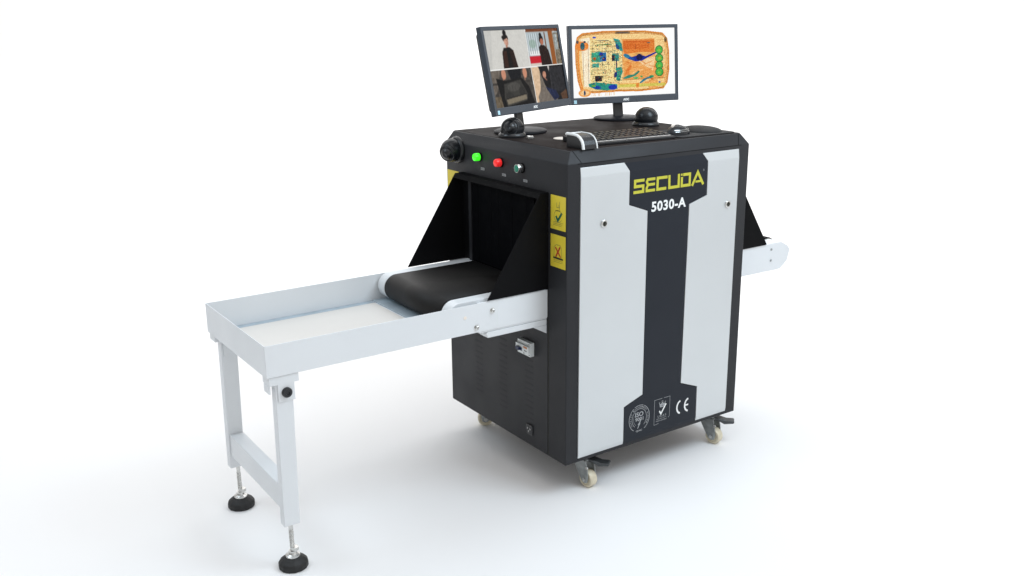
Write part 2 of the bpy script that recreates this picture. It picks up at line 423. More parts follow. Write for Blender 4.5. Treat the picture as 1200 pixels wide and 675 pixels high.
# push buttons on the fascia
def button(y, z, kind):
    bm = bmesh.new()
    lathe(bm, [(.0150, 0), (.0150, .002), (.0135, .004), (0, .004)], (-.0005, y, z), (-1,0,0), 28)
    if kind == 'key':
        o = link('key_switch', bm, M['black'], sca, smooth=True)
        bm = bmesh.new(); lathe(bm, [(.0128, .004), (.0128, .019), (.0122, .021), (.0110, .021), (.0110, .0165)], (-.0005, y, z), (-1,0,0), 28)
        link('bezel', bm, M['chrome'], o, smooth=True)
        bm = bmesh.new(); lathe(bm, [(.0108, .004), (.0108, .0215), (.009, .0225), (0, .0228)], (-.0005, y, z), (-1,0,0), 24)
        link('push_cap', bm, M['greenbtn'], o, smooth=True)
    else:
        o = link('indicator_lamp', bm, M['black'], sca, smooth=True)
        bm = bmesh.new(); lathe(bm, [(.0122, .004), (.0122, .016), (.0112, .0205), (.007, .0225), (0, .0232)], (-.0005, y, z), (-1,0,0), 28)
        link('lens', bm, M[kind], o, smooth=True)
    bm = bmesh.new(); box(bm, (-.0010, y-.026, z-.040), (.0002, y-.006, z-.0325)); lb = link('name_strip', bm, M['greyprint'], sca)
    bm = bmesh.new(); text_bm(bm, {'greenlit': 'POWER', 'redlit': 'X-RAY', 'key': 'START'}[kind], .006, (-.0012, y-.0075, z-.0385), (0,-1,0), ZU, width=.017, height=.0045, thick=.0002)
    link('strip_lettering', bm, M['ink'], lb)
button(.4519, .9960, 'greenlit'); button(.3317, .9925, 'redlit'); button(.2187, .9895, 'key')

# circuit breaker and power inlet on the door
bm = bmesh.new(); box(bm, (-.018, .157, .4160), (-.0022, .2245, .4600)); box(bm, (-.0255, .157, .4270), (-.0178, .2245, .4500))
br = link('circuit_breaker', bm, M['grey'], sca, bevel=.0012)
bm = bmesh.new(); box(bm, (-.0345, .197, .4315), (-.0255, .212, .4415)); box(bm, (-.0262, .190, .4290), (-.0254, .220, .4400)); link('toggle', bm, M['blueink'], br, bevel=.001)
bm = bmesh.new(); box(bm, (-.0260, .163, .4420), (-.0253, .182, .4480)); link('rating_label', bm, M['orangeink'], br)
bm = bmesh.new()
for y_, z_ in ((.162, .4215), (.190, .4215), (.175, .4345), (.168, .4340), (.162,.4555)):
    lathe(bm, [(.0022, 0), (.0022, .0006), (0, .0006)], (-.018 if z_ < .425 or z_ > .45 else -.0256, y_, z_), (-1,0,0), 12)
box(bm, (-.0184, .1885, .4165), (-.0179, .1895, .4268))
link('terminal_screw', bm, M['ink'], br)
bm = bmesh.new(); box(bm, (-.0070, .1640, .1480), (-.0022, .1970, .1830)); inl = link('power_inlet', bm, M['plastic'], sca, bevel=.003)
bm = bmesh.new()
for dy, dz in ((-.007, .003), (.007, .003), (0, -.006)): box(bm, (-.0085, .1805+dy-.0013, .1655+dz-.003), (-.0066, .1805+dy+.0013, .1655+dz+.003))
link('inlet_pin', bm, M['chrome'], inl)

# ------------------------------------------------------------------ conveyor: belt, rollers, rails on both sides
AX, RR, AZ = .292, .0385, .6100                    # roller axis distance from the cabinet, radius, height
def belt(side):
    X = (lambda x: x) if side < 0 else (lambda x: L-x)
    r = RR+.0015
    out = [(X(.0), AZ+r), (X(-.1), AZ+r), (X(-.2), AZ+r), (X(-AX+.006), AZ+r), (X(-AX+.002), AZ+r)]
    out += [(X(-AX-r*math.sin(math.radians(a))), AZ+r*math.cos(math.radians(a))) for a in range(0, 181, 6)]
    out += [(X(-AX+.002), AZ-r), (X(-AX+.006), AZ-r), (X(.0), AZ-r)]
    inn = [(p[0]*1, p[1]) for p in out]
    bm = bmesh.new()
    A = [bm.verts.new((p[0], .155, p[1])) for p in out]; B = [bm.verts.new((p[0], .492, p[1])) for p in out]
    for k in range(len(out)-1): bm.faces.new([A[k], A[k+1], B[k+1], B[k]])
    o = link('conveyor_belt', bm, M['belt'], sca, smooth=True)
    md = o.modifiers.new('thick', 'SOLIDIFY'); md.thickness = .003; md.offset = 0
    bm = bmesh.new(); cyl(bm, (X(-AX), .149, AZ), (X(-AX), .498, AZ), RR-.001, 40)
    link('roller', bm, M['chrome'], sca, smooth=True)
belt(-1); belt(1)

def nose(side, y0, y1, r=.0405):
    X = (lambda x: x) if side < 0 else (lambda x: L-x)
    pts = [(X(-.0006), AZ+r), ] + [(X(-AX-r*math.sin(math.radians(a))), AZ+r*math.cos(math.radians(a))) for a in range(0, 181, 10)] + [(X(-.0006), AZ-r)]
    bm = bmesh.new(); prism(bm, pts, 'y', y0, y1)
    return link('belt_side_guard', bm, M['white'], sca, bevel=.0012)
nose(-1, .1075, .1500); nose(-1, .4975, .5380); nose(1, .1075, .1500, .0365); nose(1, .4975, .5380, .0365)

# exit side rails with the angled nose
for y0, y1 in ((RY0, .1060), (.5395, RY1)):
    bm = bmesh.new()
    prism(bm, [(L+.0006, .5510), (1.0120, .5482), (1.0260, .5500), (1.0580, .5740), (1.0705, .6140), (1.0560, .6290), (1.0235, .6467), (L+.0006, .6460)], 'y', y0, y1)
    rl = link('exit_rail', bm, M['white'], sca, bevel=.0012)
    if y0 < .2:
        for xx, zz in ((.972, .626), (.972, .5865)):
            bm = bmesh.new(); lathe(bm, [(.0042, 0), (.0042, .002), (.0028, .003), (0, .003)], (xx, RY0, zz), (0,-1,0), 16)
            link('rail_screw', bm, M['zinc'], rl, smooth=True)
# exit cross plate under the belt
bm = bmesh.new(); box(bm, (L+.0006, .1062, .5520), (1.010, .5390, .5560)); link('exit_base_plate', bm, M['white'], sca)

# infeed rails (behind the tray walls) and flanges underneath
bm = bmesh.new(); box(bm, (-.240, .0935, .5540), (-.0006, .1060, .6425))
bm2 = bmesh.new(); box(bm2, (-.240, .5395, .5540), (-.0006, .5508, .6425))
r1 = link('infeed_rail', bm, M['white'], sca, bevel=.0008); link('infeed_rail', bm2, M['white'], sca, bevel=.0008)
bm = bmesh.new(); box(bm, (-.1795, RY0-.0003, .5600), (-.1789, RY0+.0005, .6440)); link('rail_seam', bm, M['grey'], sca)
for a, b in ((.0925, .135), (.510, .5525)):
    bm = bmesh.new()
    prism(bm, [(-.212, .5530), (-.2175, .5480), (-.2120, .5350), (-.0022, .5350), (-.0022, .5530)], 'y', a, b)
    link('rail_flange', bm, M['white'], sca, bevel=.002, seg=3)
    bm = bmesh.new(); prism(bm, [(-.050, .5345), (-.0024, .5080), (-.0024, .5345)], 'y', a+.001, a+.004)
    link('gusset', bm, M['white'], sca, bevel=.0004)

# ------------------------------------------------------------------ loading tray on its trestle
XT = -.8706
bm = bmesh.new()
t_ = .0022
box(bm, (XT, RY0, .5594), (-.0008, RY0+t_, .6446))                       # near wall
box(bm, (XT, RY1-t_, .5594), (-.1800, RY1, .6446))                       # far wall
box(bm, (XT, RY0+t_, .5594), (XT+t_, RY1-t_, .6446))                     # end wall
box(bm, (XT+t_, RY0+t_, .5594), (-.2600, RY1-t_, .5610))                 # bottom pan
tr = link('loading_tray', bm, M['white'], sca, bevel=.0007)
bm = bmesh.new(); box(bm, (XT+.012, RY0+.012, .5612), (-.356, RY1-.030, .5622)); link('tray_floor', bm, M['tray'], tr, bevel=.0008)
bm = bmesh.new(); box(bm, (XT+.012, RY1-.0285, .5613), (-.352, RY1-.003, .5618)); link('edge_shade_strip', bm, M['strip'], tr)  # gap shade and wall reflection put in as a darker strip
bm = bmesh.new(); box(bm, (-.350, RY0+.012, .5612), (-.290, RY1-.003, .5640)); link('tray_lip', bm, M['strip'], tr, bevel=.0008)  # the lip's shaded tone is put into its colour

def bolt(x, z, head=True):
    bm = bmesh.new()
    if head:
        lathe(bm, [(.0085, 0), (.0085, .0012), (.0060, .0012)], (x, RY0, z), (0,-1,0), 24)
        lathe(bm, [(.0060, .0012), (.0060, .0058), (.0050, .0066), (.0030, .0066), (.0028, .004), (0, .004)], (x, RY0, z), (0,-1,0), 6)
        link('rail_bolt', bm, M['chrome'], tr)
    else:
        lathe(bm, [(.0052, 0), (.0050, .0008), (.003, .0009), (0, .0007)], (x, RY0, z), (0,-1,0), 20)
        link('hole_plug', bm, M['beige'], tr, smooth=True)
bolt(-.1962, .6159); bolt(-.2505, .5751); bolt(-.2877, .6100, False)

def foot(par, x, y, ztop, rz):
    bm = bmesh.new(); cyl(bm, (x, y, .030), (x, y, ztop), .0058, 16)
    for k in range(14): lathe(bm, [(.0058, 0), (.0066, .0015), (.0058, .003)], (x, y, .058+k*.004), (0,0,1), 14)
    link('threaded_rod', bm, M['chrome'], par, smooth=True)
    bm = bmesh.new(); lathe(bm, [(.0195, .0330), (.0195, .0365), (.013, .0400), (.0105, .0450), (.0105, .0490), (0, .0490)], (x, y, 0), (0,0,1), 24)
    lathe(bm, [(.0115, .049), (.0115, .0580), (0, .058)], (x, y, 0), (.12,0,1), 6)
    link('foot_nut', bm, M['chrome'], par)
    bm = bmesh.new(); lathe(bm, [(0, .0), (.0370, .0), (.0400, .002), (.0400, .0140), (.0370, .0200), (.027, .0280), (.018, .033), (0, .0330)], (x, y, 0), (0,0,1), 14)
    bmesh.ops.rotate(bm, verts=bm.verts, cent=(x, y, 0), matrix=Matrix.Rotation(rz, 3, 'Z'))
    link('rubber_foot', bm, M['rubber'], par, bevel=.0015)
def trestle_leg(y0, y1, near):
    # upright leg, tapering bracket
    bm = bmesh.new()
    A = [(-.8480, .535), (-.8010, .535), (-.8090, .1360), (-.8530, .1360)]
    prism(bm, A, 'y', y0, y1)
    lg = link('tray_leg', bm, M['white'], sca, bevel=.0022, seg=3)
    bm = bmesh.new()
    box(bm, (-.8640, y0-.0035, .5350), (-.7850, y1+.014, .5580))
    fy = y0-.0030 if near else y1
    box(bm, (-.8425, y0-.0034, .488), (-.7975, y0-.0006, .540))
    if near: box(bm, (-.8640, y0+.002, .512), (-.8595, y1+.010, .5345))
    link('leg_bracket', bm, M['white'], lg, bevel=.001)
    if near: bm = bmesh.new(); lathe(bm, [(.0135, 0), (.0135, .006), (.0115, .009), (.006, .009), (.005, .006), (0, .006)], (-.8200, y0-.0034, .5120), (0,-1,0), 24)
    if near: link('bracket_knob', bm, M['plastic'], lg, smooth=True)
    foot(lg, -.8270, (y0+y1)/2+.012*(1 if near else 0), .138, .2 if near else .5)
trestle_leg(.0985, .1260, True); trestle_leg(.5180, .5470, False)
bm = bmesh.new(); prism(bm, [(-.8485, .1780), (-.8080, .1780), (-.8065, .2440), (-.8470, .2440)], 'y', .1265, .5175)
link('cross_bar', bm, M['white'], sca, bevel=.002, seg=3)

# ------------------------------------------------------------------ casters
def caster(x, y, ang, lever=True):
    c = bpy.data.objects.new('caster', None); COL.objects.link(c); c.parent = sca; c.location = (x, y, 0); c.rotation_euler = (0, 0, ang)
    # local frame: rolls along +X, axle along Y
    bm = bmesh.new(); box(bm, (-.030, -.026, .1030), (.030, .026, .1083)); lathe(bm, [(.021, .088), (.024, .092), (.024, .0965), (.018, .1030)], (0,0,0), (0,0,1), 28)
    for sx in (-1, 1):
        for sy in (-1, 1): lathe(bm, [(.005, .0975), (.005, .103)], (sx*.023, sy*.019, 0), (0,0,1), 6)
    link('mounting_plate', bm, M['zinc'], c, bevel=.0008)
    bm = bmesh.new()
    for s in (-1, 1):
        ys = (.0150, .0178) if s > 0 else (-.0178, -.0150)
        prism(bm, [(-.029, .0895), (.029, .0895), (.0370, .062), (.040, .034), (.036, .019), (.0255, .0145), (.013, .019), (-.006, .046), (-.022, .072)], 'y', *ys)
    box(bm, (-.021, -.0178, .0870), (.026, .0178, .0905))
    link('fork', bm, M['zinc'], c, bevel=.0008)
    wx, wz, wr = .0245, .0275, .0275
    bm = bmesh.new()
    lathe(bm, [(.0095, -.0112), (.019, -.0112), (.0205, -.0135), (.0258, -.0135), (wr, -.0105), (wr, .0105), (.0258, .0135), (.0205, .0135), (.019, .0112), (.0095, .0112)], (wx, 0, wz), (0,1,0), 36)
    link('wheel', bm, M['cream'], c, smooth=True)
    bm = bmesh.new(); cyl(bm, (wx, -.0205, wz), (wx, .0205, wz), .0035, 14); 
    lathe(bm, [(.0068, .0178), (.0068, .0222), (0, .0222)], (wx, 0, wz), (0,1,0), 6); lathe(bm, [(.0068, .0178), (.0068, .0222), (0, .0222)], (wx, 0, wz), (0,-1,0), 6)
    link('axle_nut', bm, M['chrome'], c)
    if lever:
        bm = bmesh.new()
        prism(bm, [(.004, .088), (.034, .0800), (.052, .0700), (.083, .0740), (.0865, .0790), (.083, .0830), (.058, .0830), (.038, .0890), (.010, .0965)], 'y', -.0165, .0165)
        link('brake_lever', bm, M['darkzinc'], c, bevel=.0025, seg=3, rot=(0, 0, math.radians(34)))
        bm = bmesh.new(); lathe(bm, [(.005, 0), (.005, .003), (0, .003)], (.036, -.0178, .070), (0,-1,0), 12)
        link('brake_rivet', bm, M['chrome'], c)
    return c
caster(.1080, .0500, math.radians(-84)); caster(.6580, .0480, math.radians(-80))
caster(.1250, W-.062, math.radians(150), False); caster(L-.080, W-.075, math.radians(70), True)

# ------------------------------------------------------------------ screen pictures (drawn as coloured facets of the lit screen)
class Pic:
    def __init__(s, w, h, bg):
        s.w, s.h = w, h; s.a = np.empty((h, w, 3)); s.a[:] = np.array(bg)/255
        s.Y, s.X = np.mgrid[0:h, 0:w]; s.X = (s.X+.5)/w; s.Y = (s.Y+.5)/h
        s.rng = np.random.default_rng(5)
    def put(s, m, c, al=1.):
        c = np.array(c)/255; m = (m*al)[..., None] if m.dtype != bool else (m.astype(float)*al)[..., None]
        s.a = s.a*(1-m) + c*m
    def rect(s, x0, y0, x1, y1, c, al=1.): s.put((s.X >= x0)&(s.X < x1)&(s.Y >= y0)&(s.Y < y1), c, al)
    def ell(s, cx, cy, rx, ry, c, al=1., rot=0):
        a = math.radians(rot); dx, dy = (s.X-cx)*s.w/s.h, s.Y-cy; rx = rx*s.w/s.h
        u = dx*math.cos(a)+dy*math.sin(a); v = -dx*math.sin(a)+dy*math.cos(a)
        s.put((u/rx)**2+(v/ry)**2 < 1, c, al)
    def ring(s, cx, cy, rx, ry, t, c, al=1.):
        d = np.sqrt(((s.X-cx)/rx)**2+((s.Y-cy)/ry)**2); s.put(np.abs(d-1) < t, c, al)
    def poly(s, P, c, al=1.):
        m = np.zeros(s.X.shape, bool); n = len(P)
        for i in range(n):
            (x0, y0), (x1, y1) = P[i], P[(i+1) % n]
            if y0 == y1: continue
            cnd = ((y0 > s.Y) != (y1 > s.Y)) & (s.X < (x1-x0)*(s.Y-y0)/(y1-y0)+x0); m ^= cnd
        s.put(m, c, al)
    def line(s, P, t, c, al=1.):
        k = s.w/s.h; m = np.zeros(s.X.shape, bool)
        for (x0, y0), (x1, y1) in zip(P, P[1:]):
            ax, ay, bx, by = x0*k, y0, x1*k, y1; dx, dy = bx-ax, by-ay; q = dx*dx+dy*dy+1e-12
            u = np.clip(((s.X*k-ax)*dx+(s.Y-ay)*dy)/q, 0, 1)
            m |= np.hypot(s.X*k-ax-u*dx, s.Y-ay-u*dy) < t/2
        s.put(m, c, al)
    def noise(s, x0, y0, x1, y1, amt, cell=3):
        n = s.rng.random((s.h//cell+2, s.w//cell+2)); n = np.kron(n, np.ones((cell, cell)))[:s.h, :s.w]-.5
        m = (s.X >= x0)&(s.X < x1)&(s.Y >= y0)&(s.Y < y1); s.a += (m*n*amt)[..., None]
    def blur(s, k=1):
        for _ in range(k):
            p = np.pad(s.a, ((1,1),(1,1),(0,0)), mode='edge'); s.a = (p[1:-1,1:-1]*2+p[:-2,1:-1]+p[2:,1:-1]+p[1:-1,:-2]+p[1:-1,2:])/6

def camera_picture():
    p = Pic(300, 168, (205, 203, 196)); hx, hy = .545, .51
    # top left: standing figure before a pale wall
    p.rect(0, 0, hx, hy, (206, 205, 200)); p.poly([(0,0),(.10,0),(.04,hy),(0,hy)], (190,190,186), .6); p.noise(0,0,hx,hy,.02,12)
    p.ell(.262,.035,.022,.035,(22,18,20)); p.ell(.264,.105,.037,.050,(28,22,22)); p.ell(.269,.145,.028,.055,(206,162,142)); p.ell(.286,.165,.010,.04,(170,122,104),.6); p.ell(.252,.092,.032,.026,(26,20,20)); p.rect(.258,.19,.280,.235,(176,130,112))
    p.line([(.255,.135),(.263,.135)],.006,(80,50,45),.8); p.line([(.275,.136),(.283,.136)],.006,(80,50,45),.8); p.line([(.265,.175),(.275,.175)],.006,(165,80,75),.8)
    p.poly([(.225,.235),(.300,.225),(.345,.27),(.375,hy),(.185,hy),(.200,.28)], (24,16,16))
    for k in range(4): p.line([(.215+.012*k,.28),(.205+.014*k,.49)],.012,(105,58,34),.8); p.line([(.300+.014*k,.27),(.325+.012*k,.49)],.010,(92,50,30),.7)
    p.poly([(.252,.24),(.285,.24),(.290,hy),(.255,hy)], (12,10,12))
    # top right: glazed hall with timber posts
    p.rect(hx, 0, 1, hy, (176,186,190)); p.rect(hx,0,1,.035,(120,70,40)); p.rect(.56,.06,.70,.30,(196,206,210)); p.rect(.56,.30,.72,.36,(230,232,232))
    for k in range(5): p.line([(.58+.03*k,.06),(.58+.03*k,.34)],.006,(120,130,132))
    p.ell(.62,.20,.05,.06,(140,165,150),.6); p.rect(.55,.37,.72,.465,(196,30,50)); p.rect(.55,.465,.72,hy,(210,200,190))
    p.rect(.86,.03,.925,hy,(150,92,44)); p.rect(.80,.05,.815,hy,(110,66,40)); p.rect(.93,.06,1,hy,(122,112,96)); p.rect(.94,.08,.985,.30,(168,176,176)); p.noise(.93,0,1,hy,.25,4)
    p.ell(.745,.085,.018,.032,(20,16,16)); p.ell(.748,.15,.030,.065,(24,18,18)); p.ell(.752,.175,.024,.045,(176,112,88))
    p.poly([(.70,.25),(.735,.22),(.785,.23),(.83,.30),(.855,hy),(.705,hy)], (34,16,13))
    for k in range(4): p.line([(.715+.03*k,.27),(.725+.032*k,.49)],.010,(86,40,28),.7)
    # lower left: hands setting a quilted bag on the belt
    p.rect(0, hy, hx, 1, (78,74,70)); p.poly([(0,hy),(.13,hy),(.05,.80),(0,.85)], (112,104,96)); p.rect(.0,.68,hx,.71,(62,58,54)); p.rect(0,.86,.14,1,(105,94,78)); p.noise(0,hy,hx,1,.10,6)
    p.poly([(.22,hy),(.40,hy),(.38,.66),(.25,.66)], (20,22,30))
    p.ell(.165,.575,.030,.070,(196,142,118)); p.ell(.445,.575,.028,.075,(198,142,116)); p.line([(.15,.60),(.15,.66)],.014,(190,136,112)); p.line([(.43,.62),(.435,.67)],.014,(190,136,112))
    p.poly([(.06,.62),(.17,.66),(.39,.64),(.47,.76),(.52,1),(.10,1)], (20,19,20))
    p.poly([(.15,.70),(.37,.66),(.44,.86),(.42,.95),(.15,1),(.13,.88)], (66,65,62))
    p.ell(.27,.75,.085,.06,(88,86,83),.7); p.ell(.20,.86,.05,.05,(52,51,50),.7); p.ell(.37,.82,.04,.07,(50,49,48),.6)
    for k in range(6): p.line([(.17+.04*k,.73),(.15+.05*k,.89)],.006,(50,49,48),.5)
    p.poly([(.15,.905),(.42,.865),(.42,.93),(.16,.975)], (140,130,112),.85); p.line([(.15,.90),(.42,.86)],.012,(36,34,34))
    # lower right: dark bag and a sleeve
    p.rect(hx, hy, 1, 1, (120,112,102)); p.poly([(hx,hy),(.66,hy),(.63,.80),(.60,1),(hx,1)], (214,186,156)); p.poly([(.58,.92),(.66,.78),(.80,1),(.58,1)], (120,112,104))
    p.poly([(.64,hy),(1,hy),(1,1),(.86,1),(.70,.78)], (26,26,31)); p.poly([(.80,.54),(.98,.53),(1,.90),(.78,.86)], (44,45,50)); p.line([(.80,.55),(.79,.85)],.012,(84,84,88),.6); p.poly([(.70,.80),(.84,.86),(.88,.97),(.80,1)], (34,44,76))
    p.ell(.712,.63,.026,.050,(190,140,118),1,25); p.line([(.70,.66),(.735,.71)],.016,(184,132,110)); p.poly([(.77,hy),(.80,hy),(.785,.60)], (205,200,196)); p.poly([(.90,.92),(1,.86),(1,1),(.92,1)], (92,68,52)); p.noise(hx,hy,1,1,.08,5)
    p.noise(0,0,1,1,.05,2); p.blur(3); p.a = np.clip((p.a-.5)*1.12+.49, 0, 1)
    p.line([(hx,0),(hx-.006,.5),(hx,1)],.013,(238,238,236)); p.line([(0,hy),(1,hy-.005)],.016,(240,240,238))
    return p
def xray_picture():
    p = Pic(360, 204, (253, 254, 254))
    U = lambda X: (X-68)/812; V = lambda Y: (Y-54)/545
    def P(*q): return [(U(a), V(b)) for a, b in q]
    def E(x, y, rx, ry, c, al=1., rot=0): p.ell(U(x), V(y), rx/812, ry/545, c, al, rot)
    def R_(x0, y0, x1, y1, c, al=1.): p.rect(U(x0), V(y0), U(x1), V(y1), c, al)
    def Ln(q, t, c, al=1.): p.line(P(*q), t/545, c, al)
    body = P((150,92),(300,78),(470,76),(640,80),(780,98),(815,140),(830,250),(828,400),(812,500),(780,545),(600,560),(420,555),(220,560),(130,545),(108,460),(96,320),(96,190),(112,120))
    p.poly(body, (246,214,156)); p.line(body+[body[0]], .026, (222,152,70)); p.line([(a*.975+.0125, b*.97+.015) for a, b in body+[body[0]]], .007, (176,112,48)); 
    p.line(P((118,150),(112,300),(124,460),(140,530)), .03, (236,160,80)); p.line(P((800,150),(812,300),(806,440),(790,520)), .028, (240,190,120))
    p.line(P((150,106),(300,94),(470,92),(640,96),(780,112)), .008, (200,130,50)); R_(405,76,520,98,(120,100,80),.7); R_(420,82,505,90,(60,60,70),.7)
    p.poly(P((135,130),(205,120),(200,520),(150,510)), (252,238,212)); Ln([(150,215),(150,500)],3,(120,90,60)); Ln([(192,150),(188,500)],3,(90,80,60))
    E(145,188,50,38,(236,150,70)); E(148,188,18,30,(60,110,120)); E(165,155,10,8,(40,60,90)); E(240,122,14,8,(50,80,190)); E(110,155,10,14,(90,80,80))
    E(155,562,48,32,(240,176,104)); E(155,562,34,20,(250,212,160)); E(154,562,8,22,(40,70,110))
    # clothing block and general orange field
    p.poly(P((455,150),(715,145),(718,232),(730,300),(800,400),(790,460),(470,470),(450,250)), (240,188,116))
    R_(462,148,712,222,(220,124,48)); p.poly(P((462,220),(712,212),(718,250),(600,245),(470,262)), (228,140,62)); R_(455,140,680,154,(232,160,90)); R_(672,138,716,226,(228,150,72),.7)
    p.poly(P((470,330),(560,310),(700,330),(800,420),(780,470),(460,470)), (238,176,104)); p.poly(P((560,300),(720,290),(700,400),(620,350)), (246,214,168))
    for a, b in (((480,420),(520,360)),((500,380),(505,440)),((690,470),(720,540)),((640,500),(740,505))): Ln([a,b],22,(226,132,56),.8)
    R_(665,478,735,548,(238,180,110)); Ln([(665,478),(735,478),(735,548),(665,548),(665,478)],2,(210,130,60))
    R_(415,505,800,530,(214,206,104),.9); R_(415,498,790,506,(240,190,110)); R_(560,500,585,535,(232,140,60),.8)
    # electronics
    p.poly(P((205,140),(440,130),(455,250),(450,480),(200,490)), (246,226,168))
    E(270,276,58,42,(56,166,150)); R_(214,240,262,316,(70,180,150)); R_(280,240,330,312,(50,130,180)); E(290,256,16,14,(36,60,170)); E(312,292,14,18,(24,40,140)); E(240,290,14,12,(180,120,50)); E(236,290,5,5,(200,30,30))
    R_(218,330,270,362,(90,180,160)); R_(374,252,428,312,(60,150,140)); R_(372,262,396,310,(20,24,60)); R_(404,300,414,390,(40,60,110)); R_(238,428,292,474,(12,14,40))
    p.poly(P((385,130),(430,140),(455,180),(462,240),(440,232),(410,190)), (56,158,150)); E(418,200,12,26,(30,90,150),1,-30); Ln([(250,146),(350,148)],5,(40,60,90)); Ln([(262,182),(372,178)],9,(100,140,90))
    p.poly(P((400,370),(448,360),(456,400),(430,478),(404,470)), (52,160,140)); E(398,424,12,24,(24,50,130),1,20)
    p.poly(P((185,490),(240,478),(330,492),(410,500),(412,540),(330,548),(240,538),(190,512)), (48,156,140)); E(250,520,34,14,(36,80,170),1,10); E(375,524,34,22,(34,70,180)); R_(210,500,240,515,(110,180,80))
    rr = random.Random(3)
    for k in range(330):
        x, y = rr.uniform(205,450), rr.uniform(145,480); c = rr.choice([(60,60,50),(200,120,50),(90,150,120),(30,40,60),(235,190,110),(70,130,120),(210,160,60)])
        a, b = rr.choice([(9,2.2),(3,8),(5,4),(14,2)]); R_(x, y, x+a, y+b, c, .75)
    for k in range(9): y = 160+k*36; Ln([(215,y),(rr.uniform(330,440),y+rr.uniform(-4,4))],1.8,(110,80,40),.7)
    for x in (225, 262, 300, 345, 392, 436): Ln([(x,170),(x+rr.uniform(-3,3),470)],1.8,(100,90,60),.6)
    for a in ((300,430,350,460),(215,385,330,420),(330,190,380,236)): Ln([(a[0],a[1]),(a[2],a[1]),(a[2],a[3]),(a[0],a[3]),(a[0],a[1])],2.2,(60,80,60),.8)
    for k in range(46):        # soft folds of cloth and paper
        x, y = rr.uniform(462,790), rr.uniform(235,470); a = rr.uniform(-.7,.7); q = rr.uniform(20,70)
        Ln([(x,y),(x+q*math.cos(a),y+q*math.sin(a))], rr.choice([2,3,6,10]), rr.choice([(226,140,66),(250,224,180),(214,120,50),(240,180,104)]), .45)
    for k in range(14):
        y = rr.uniform(150,222); Ln([(462,y),(712,y+rr.uniform(-3,3))], 3, rr.choice([(206,104,34),(232,146,72)]), .5)
    for k in range(60):
        x, y = rr.choice([rr.uniform(110,200), rr.uniform(770,815)]), rr.uniform(100,540); Ln([(x,y),(x+rr.uniform(-4,4),y+rr.uniform(8,40))], 2, rr.choice([(196,120,50),(150,110,70),(250,230,190)]), .55)
    for k in range(260):       # wiring and small parts in the electronics block
        x, y = rr.uniform(205,450), rr.uniform(145,500); c = rr.choice([(30,110,110),(24,60,120),(180,96,30),(60,90,40),(214,130,40),(20,30,50)])
        R_(x, y, x+rr.uniform(2,12), y+rr.uniform(2,7), c, .8)
    # tool
    p.poly(P((462,268),(490,260),(530,285),(580,272),(625,275),(640,282),(724,248),(730,258),(650,298),(610,318),(560,322),(500,300)), (24,52,160)); E(492,276,28,16,(56,140,170),1,20); E(592,288,26,26,(14,20,96)); E(530,298,24,12,(30,90,170),1,15); Ln([(560,262),(610,262),(620,280)],3,(60,60,60))
    p.poly(P((458,452),(500,430),(540,428),(580,398),(596,404),(560,438),(500,458),(462,462)), (60,150,130)); E(560,456,22,9,(120,190,120)); E(606,446,10,8,(100,180,120))
    p.poly(P((586,498),(620,466),(660,450),(702,438),(704,456),(650,470),(600,502)), (48,140,160)); E(688,448,18,10,(50,160,110))
    for y, rx in ((232,29),(300,30),(360,29),(414,31)):
        E(752,y,rx,33,(96,190,90)); p.ring(U(752),V(y),rx/812,33/545,.10,(40,120,70)); E(752,y+4,12,10,(150,200,80))
    E(756,300,14,12,(170,190,60)); E(752,498,9,8,(110,120,170)); R_(740,460,790,464,(150,110,50)); 
    for k in range(70):
        x, y = rr.uniform(110,810), rr.uniform(100,545); R_(x,y,x+rr.uniform(3,10),y+2,(190,120,50),.5)
    for k in range(24): a = rr.uniform(200,400); R_(a, rr.uniform(540,590), a+4, 592, (240,200,150), .5)
    Ln([(415,470),(800,462)],2.5,(120,90,40)); Ln([(455,100),(458,470)],2.5,(200,120,50)); E(806,150,12,22,(150,120,70)); E(804,152,5,8,(60,50,50))
    Ln([(715,150),(800,152)],2,(210,140,70)); Ln([(560,180),(562,235)],2,(120,60,40)); E(668,172,14,4,(60,110,110))
    g = p.rng.random((p.h, p.w)); g = (g+np.roll(g,1,0)+np.roll(g,1,1)+np.roll(g,2,1))/4-.5
    sat = p.a.max(-1)-p.a.min(-1); p.a += ((sat > .08)*g*.34)[..., None]*np.array([.7,1.,1.1]); p.a = np.clip(p.a, 0, 1); p.a = np.where((sat > .08)[..., None], p.a**1.22, p.a)
    return p
